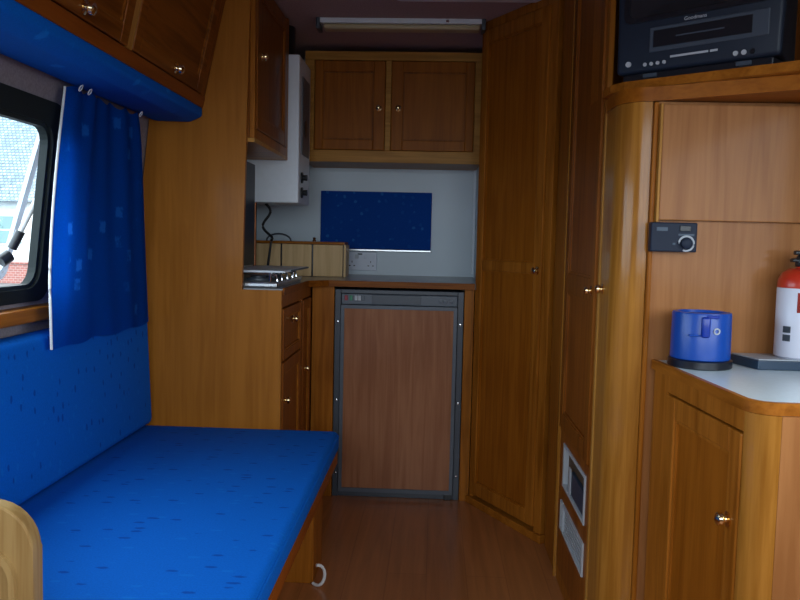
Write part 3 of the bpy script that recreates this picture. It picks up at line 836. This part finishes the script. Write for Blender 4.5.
# panel behind the right-hand worktop and the locker over it
bm = BM(); box(bm, .4895, XR-.002, 1.786, 1.800, 0, 1.3725)
obj('side_panel', bm, M['lamz'], tc_, label='plain wood-effect panel facing the cab')
bm = BM(); box(bm, .4955, XR-.003, 1.768, 1.7855, 1.110, 1.364, .002); rl = obj('flap_door', bm, M['lamz'], tc_, label='plain wood-effect flap door')
bm = BM(); box(bm, .4895, .495, 1.766, 1.7855, 1.106, 1.366, .001); obj('edge_strip', bm, M['palez'], rl)

# television shelf
sp = [(.404, 1.950), (.408, 1.885), (.428, 1.845), (.735, 1.600), (.80, 1.555), (XR-.002, 1.48), (XR-.002, 2.171), (.430, 2.171), (.430, 1.950)]
ts = thing('television_shelf', 'wooden corner shelf with angled front carrying the television', 'shelf', (.7, 1.85, 1.3855))
bm = BM(); prism(bm, sp, 1.405, 1.4245, 'z'); obj('shelf_board', bm, M['midx'], ts)
bm = BM()
e = sp[0:6]
def offs(p, q, d):
    v = Vector((q[0]-p[0], q[1]-p[1])).normalized(); return Vector((v.y, -v.x))*d
outer = []
for i, p in enumerate(e):
    d = offs(e[max(i-1, 0)], e[min(i+1, len(e)-1)], -.006); d = -d if d.y > 0 and i > 1 else d
    outer.append((p[0]-abs(d.x), p[1]-abs(d.y)))
prism(bm, outer+e[::-1], 1.406, 1.4255, 'z'); obj('lipping', bm, M['midx'], ts, label='golden wooden front lip')
sof = [(CC[0]-RX-.003, 1.945)] + ell(-.003, PI, 1.5*PI, 20) + [(.735, 1.632), (.80, 1.588), (XR-.003, 1.513), (XR-.003, 1.7652), (.4775, 1.7652+.06)] + [(CC[0]-RX+.02, 1.945)]
bm = BM(); prism(bm, sof, 1.3735, 1.4047, 'z'); obj('curved_fascia', bm, M['warmx'], ts, True)

# television
P0 = Vector((.404, 1.880, 1.4252)); P1 = Vector((.695, 1.641, 1.4252))
tv = thing('television', 'dark boxy television with built-in video slot on the corner shelf', 'television', tuple(P0.lerp(P1, .5)))
TT = frame_mat(P0, (P1-P0).normalized())
TW = (P1-P0).length
HT = .40
bm = BM()
fb = [TT @ Vector(q) for q in ((.012, .020, -.03), (TW-.012, .020, -.03), (TW-.006, .020, 0), (.008, .020, 0), (0, HT, -.03), (TW, HT, -.03), (TW, HT, -.010), (0, HT, -.010))]
v, f = hexa(bm, fb); bevel(bm, v, .010, 3)
fr_ = obj('front_casing', bm, M['tv'], tv, True)
bm = BM()
v, f = hexa(bm, [TT @ Vector(q) for q in ((.07, .03, -.25), (TW-.05, .03, -.25), (TW-.016, .024, -.0305), (.016, .024, -.0305), (.07, .32, -.25), (TW-.05, .32, -.25), (TW-.006, HT-.005, -.0305), (.006, HT-.005, -.0305))])
bevel(bm, v, .012, 3); obj('rear_casing', bm, M['tvdark'], tv, True)
bm = BM(); box(bm, .024, TW-.022, 0.0005, .0195, -.18, -.006, .003, mat=TT); ft = obj('base', bm, M['tvdark'], tv)
for uu in (.075, .280):
    bm = BM(); box(bm, uu, uu+.032, .008, .017, -.006, -.0015, .001, mat=TT); obj('foot_badge', bm, M['tvgrey'], ft)
bm = BM(); ring_frame(bm, rrect(.024, TW-.022, .133, HT-.01, .02), rrect(.036, TW-.034, .143, HT-.02, .02), -.006, .003, lambda p, a: TT @ Vector((p[0], p[1], a-.010*(p[1]-.036)/(HT-.036))))
obj('screen_bezel', bm, M['tvdark'], tv, True)
bm = BM(); g = []
for j in range(9):
    row = []
    for i in range(13):
        a, b = i/12, j/8
        bul = .005*(1-(2*a-1)**2)*(1-(2*b-1)**2)
        row.append(bm.verts.new(TT @ Vector((.034+a*(TW-.066), .141+b*(HT-.159), -.0028-.006*b+bul))))
    g.append(row)
for j in range(8):
    for i in range(12): bm.faces.new((g[j][i], g[j][i+1], g[j+1][i+1], g[j+1][i]))
obj('screen', bm, M['screen'], tv, True, 'dark glossy screen')
bm = BM(); box(bm, .088, .345, .063, .117, -.004, .0012, .002, mat=TT); vs_ = obj('video_deck', bm, M['tvgrey'], tv)
bm = BM(); box(bm, .098, .312, .072, .109, .0012, .0027, .001, mat=TT); obj('tape_flap', bm, M['tvdark'], vs_)
bm = BM(); box(bm, .150, .255, .089, .092, .0027, .0031, mat=TT); obj('flap_marking', bm, M['tvgrey'], vs_)
bm = BM(); box(bm, .138, .222, .045, .0495, -.001, .0003, mat=TT); box(bm, .226, .242, .045, .0495, -.001, .0003, mat=TT); obj('deck_marking', bm, M['label'], tv)
nrm = TT.to_3x3() @ Vector((0, 0, 1))
bm = BM(); lathe(bm, TT @ Vector((.040, .042, -.0005)), [(.0065, 0), (.006, .004), (0, .005)], nrm, 14); obj('power_button', bm, M['label'], tv, True, 'pale power button')
for k in range(4):
    bm = BM(); lathe(bm, TT @ Vector((.080+.015*k, .037, -.0005)), [(.0042, 0), (.004, .003), (0, .004)], nrm, 12); obj('button', bm, M['label'], tv, True)
for k, m in enumerate(('label', 'label', 'tvdark')):
    bm = BM(); lathe(bm, TT @ Vector((.280+.017*k, .034, -.0005)), [(.0055, 0), (.0052, .003), (0, .003)], nrm, 12); obj('jack_socket', bm, M[m], tv, True)
def text(name, s, size, T, uu, vv, nn, mat, parent):
    c = bpy.data.curves.new(name, 'FONT'); c.body = s; c.size = size; c.align_x = 'CENTER'; c.align_y = 'CENTER'; c.extrude = .0002
    tmp = bpy.data.objects.new(name+'_outline', c); COL.objects.link(tmp)
    me = bpy.data.meshes.new_from_object(tmp.evaluated_get(bpy.context.evaluated_depsgraph_get()))
    bpy.data.objects.remove(tmp); bpy.data.curves.remove(c)
    m = T.copy(); m.translation = T @ Vector((uu, vv, nn)) - root_of(parent).location
    me.transform(m); me.materials.clear(); me.materials.append(mat); me.name = name
    o = bpy.data.objects.new(name, me); COL.objects.link(o); o.parent = parent
    return o
text('brand_lettering', 'Goodmans', .0112, TT, .190, .125, -.0018, M['label'], tv)

# control box on the panel
cb_ = thing('control_box', 'small black control box with round dial on the wood panel', 'control box', (.555, 1.785, 1.03))
T = frame_mat((0, 1.7855, 0), (1, 0, 0))
T = frame_mat((0, 1.7755, 0), (1, 0, 0))
bm = BM(); box(bm, .476, .577, 1.040, 1.105, .001, .024, .003, mat=T)
obj('case', bm, M['ctrl'], cb_)
bm = BM(); box(bm, .488, .512, 1.086, 1.094, .024, .0246, mat=T); box(bm, .536, .570, 1.076, 1.080, .024, .0246, mat=T); box(bm, .524, .530, 1.056, 1.060, .024, .0246, mat=T)
obj('printed_marks', bm, M['slate'], cb_)
bm = BM(); box(bm, .538, .562, 1.086, 1.098, .024, .027, .001, mat=T); obj('rocker_switch', bm, M['black'], cb_)
bm = BM(); lathe(bm, T @ Vector((.553, 1.059, .024)), [(.0125, 0), (.012, .010), (.009, .012), (0, .012)], (0, -1, 0), 24); dl = obj('dial', bm, M['ctrl'], cb_, True)
bm = BM(); tube(bm, [T @ Vector((0.553+.0160*math.cos(a), 1.059+.0160*math.sin(a), .0260)) for a in [-2.0+k*5.2/24 for k in range(25)]], .0024, 6); obj('dial_ring', bm, M['label'], dl, True, 'pale ring round the dial')

# ------------------------------------------------------------------ low cabinet at right with pale worktop
lc = thing('side_cabinet', 'low wooden cabinet with rounded corner under the pale worktop', 'cabinet', (.75, 1.55, 0))
S0 = Vector((.504, 1.7745, 0)); S1 = Vector((.536, 1.340, 0)); LR = .044
LYF = S1.y-LR; ccx = S1.x+LR; ZT = .775
bm = BM(); prism(bm, [(S0.x+.019, S0.y), (S1.x+.019, S1.y)] + arc(ccx, S1.y, LR-.019, PI, 1.5*PI, 8)[1:] + [(XR-.003, LYF+.019), (XR-.003, S0.y)], 0, ZT, 'z')
obj('body', bm, M['darkz'], lc)
T = frame_mat(S0, S1-S0); T.translation = S0 - T.to_3x3() @ Vector((0, 0, .0175))
LL = (S1-S0).length
bm = BM(); box(bm, 0.002, .085, 0, ZT, 0, .0175, .001, mat=T); box(bm, .085, LL, .738, ZT, 0, .0175, .001, mat=T); box(bm, .085, LL, 0, .05, 0, .0175, .001, mat=T)
obj('face_frame', bm, M['midz'], lc)
panel_door(lc, T, .088, LL-.003, .053, .734, .045, .020, M['midz'], M['warmz'], (LL-.036, .572), ks=1.1, edge=M['midz'])
bm = BM(); prism(bm, arc(ccx, S1.y, LR, PI, 1.5*PI, 12)+arc(ccx, S1.y, LR-.0185, 1.5*PI, PI, 12), 0, ZT, 'z')
obj('corner_post', bm, M['post'], lc, True, 'pale varnished rounded corner post')
bm = BM(); box(bm, ccx+.0005, XR-.003, LYF, LYF+.0185, 0, ZT); obj('front_panel', bm, M['lamz'], lc)

wt2 = thing('side_worktop', 'pale blue-white worktop with wood lipping holding the extinguisher', 'worktop', (.75, 1.5, ZT))
def wt_edge(d):
    return [(.497+d, 1.7755), (.531+d, 1.352)] + arc(.531+.050, 1.352, .050-d, PI, 1.5*PI, 10)[1:] + [(XR-.003, 1.302+d)]
bm = BM(); prism(bm, wt_edge(.010)+[(XR-.003, 1.7755)], ZT+.001, .795, 'z'); obj('slab', bm, M['bluewt'], wt2)
bm = BM(); prism(bm, wt_edge(0)+wt_edge(.010)[::-1], ZT+.0005, .7965, 'z'); obj('lipping', bm, M['midy'], wt2, True, 'golden wood edge lipping')

# blue canister
cn = thing('canister', 'round blue plastic canister with dark base on the pale worktop', 'canister', (.578, 1.70, .7955))
c = (.578, 1.700, .7955)
bm = BM(); lathe(bm, c, [(.064, 0), (.066, .002), (.066, .016), (.063, .018)], seg=40); obj('base', bm, M['tvdark'], cn, True, 'dark grey base')
bm = BM(); lathe(bm, c, [(.060, .0182), (.0615, .020), (.0605, .114), (.059, .118), (.050, .1185), (.048, .113), (0, .113)], seg=40); obj('barrel', bm, M['mug'], cn, True)
Tc = frame_mat((c[0], c[1], c[2]), (1, -.10, 0))
bm = BM(); box(bm, -.014, .004, .068, .112, .045, .068, .005, 3, mat=Tc); obj('handle', bm, M['mugdark'], cn, True, 'dark blue grip block')
bm = BM(); box(bm, -.038, -.012, .070, .074, .050, .061, .002, mat=Tc); obj('lever', bm, M['mug'], cn)
bm = BM(); tube(bm, [Tc @ Vector((.018+.0058*math.cos(a), .082+.0058*math.sin(a), .0592-.0017*math.cos(a))) for a in [k*PI/9 for k in range(19)]], .0017, 6); obj('ring_mark', bm, M['label'], cn, True, 'small pale ring')
bm = BM(); box(bm, -.004, .022, .108, .1155, .04, .062, .002, mat=Tc); obj('lid_catch', bm, M['mugdark'], cn)

# flat dark box and extinguisher on it
fb_ = thing('flat_box', 'flat dark blue box with grey top under the fire extinguisher', 'box', (.83, 1.73, .7955))
bm = BM(); prism(bm, [(.690, 1.670), (.985, 1.670), (.985, 1.767), (.668, 1.767)], .7953, .815, 'z', .002); obj('tray_body', bm, M['slate'], fb_)
bm = BM(); prism(bm, [(.692, 1.672), (.984, 1.672), (.984, 1.766), (.670, 1.766)], .8152, .8180, 'z', .001); obj('top_sheet', bm, M['boxtop'], fb_, label='pale grey top')
fe = thing('fire_extinguisher', 'white and red fire extinguisher standing on the flat dark box', 'fire extinguisher', (.794, 1.715, .8182))
c = (.794, 1.715, .8182)
bm = BM(); lathe(bm, c, [(.046, 0), (.0505, .004), (.0505, .150), (.0500, .151)], seg=40); obj('cylinder', bm, M['extwhite'], fe, True, 'white lower cylinder')
bm = BM(); lathe(bm, c, [(.0503, .1512), (.0505, .153), (.0495, .168), (.043, .182), (.030, .191), (.016, .194), (.014, .200)], seg=40); obj('shoulder', bm, M['extred'], fe, True, 'red domed top')
bm = BM(); lathe(bm, c, [(.016, .1965), (.018, .199), (.018, .214), (.012, .222), (0, .223)], seg=20); vh_ = obj('valve', bm, M['black'], fe, True, 'black valve')
bm = BM(); box(bm, c[0]-.028, c[0]+.05, c[1]-.009, c[1]+.009, c[2]+.206, c[2]+.214, .003); box(bm, c[0]-.022, c[0]+.055, c[1]-.008, c[1]+.008, c[2]+.222, c[2]+.231, .003); obj('lever', bm, M['black'], vh_)
def patch(bm, a0, a1, z0, z1, rr, n=8):
    lo = [bm.verts.new((c[0]+rr*math.sin(a0+(a1-a0)*k/n), c[1]-rr*math.cos(a0+(a1-a0)*k/n), c[2]+z0)) for k in range(n+1)]
    hi = [bm.verts.new((v.co.x, v.co.y, c[2]+z1)) for v in lo]
    for k in range(n): bm.faces.new((lo[k], lo[k+1], hi[k+1], hi[k]))
bm = BM(); patch(bm, -.60, .42, .100, .142, .0509); bmesh.ops.solidify(bm, geom=bm.faces[:], thickness=.0003); lb = obj('label', bm, M['extred'], fe, True, 'red label')
bm = BM(); patch(bm, -1.14, -.80, .056, .070, .0509); patch(bm, -1.14, -.80, .038, .052, .0509); bmesh.ops.solidify(bm, geom=bm.faces[:], thickness=.0003); obj('pictograms', bm, M['greylight'], fe, True, 'small grey pictograms')
Tx = frame_mat((c[0], c[1], c[2]), (1, -.28, 0))
text('label_lettering', 'FIRE', .019, Tx, .007, .121, .0516, M['white'], lb)

# white cable on the floor by the bench
bm = BM()
cp_ = []
for k in range(16):
    a = -1.9+k*3.4/15
    cp_.append((-.336+.028*math.cos(a), 2.285+.010*math.sin(a*2), .034+.030*math.sin(a)))
tube(bm, cp_, .005, 8)
tag(obj('cable', bm, M['liner'], loc=(-.34, 2.29, .0), smooth=True), 'loop of white cable on the floor by the bench support', 'cable')

# ------------------------------------------------------------------ daylight
w = bpy.data.worlds.new('overcast'); SC.world = w; w.use_nodes = True
nt = w.node_tree; bg = nt.nodes['Background']
tcw = nt.nodes.new('ShaderNodeTexCoord'); sx = nt.nodes.new('ShaderNodeSeparateXYZ')
nt.links.new(tcw.outputs['Generated'], sx.inputs[0])
rp = nt.nodes.new('ShaderNodeValToRGB')
rp.color_ramp.elements[0].position = .0; rp.color_ramp.elements[0].color = (.70, .82, .92, 1)
rp.color_ramp.elements[1].position = .8; rp.color_ramp.elements[1].color = (.90, .96, 1.0, 1)
nt.links.new(sx.outputs[2], rp.inputs[0]); nt.links.new(rp.outputs[0], bg.inputs[0])
bg.inputs[1].default_value = 7.6

def portal(name, loc, rot, sx_, sy_):
    l = bpy.data.lights.new(name, 'AREA'); l.shape = 'RECTANGLE'; l.size = sx_; l.size_y = sy_
    l.cycles.is_portal = True
    o = bpy.data.objects.new(name, l); COL.objects.link(o); o.location = loc; o.rotation_euler = rot
portal('daylight_windscreen', (0, YF-.02, 1.335), (PI/2, 0, 0), 1.8, .77)
portal('daylight_side_window', (-1.02, (WY0+WY1)/2, 1.12), (0, -PI/2-.11, 0), .46, WY1-WY0)
portal('daylight_added_opening', (XR+.02, .445, 1.175), (0, PI/2, 0), .55, 1.59)  # sky light through the added, unseen gap in the right wall

SC.view_settings.view_transform = 'Standard'; SC.view_settings.look = 'None'
SC.view_settings.gamma = 1; SC.view_settings.use_curve_mapping = False
SC.view_settings.exposure = 0.0
SC.cycles.max_bounces = 10; SC.cycles.diffuse_bounces = 6; SC.cycles.transparent_max_bounces = 16
SC.cycles.use_denoising = True
SC.cycles.sample_clamp_indirect = 8
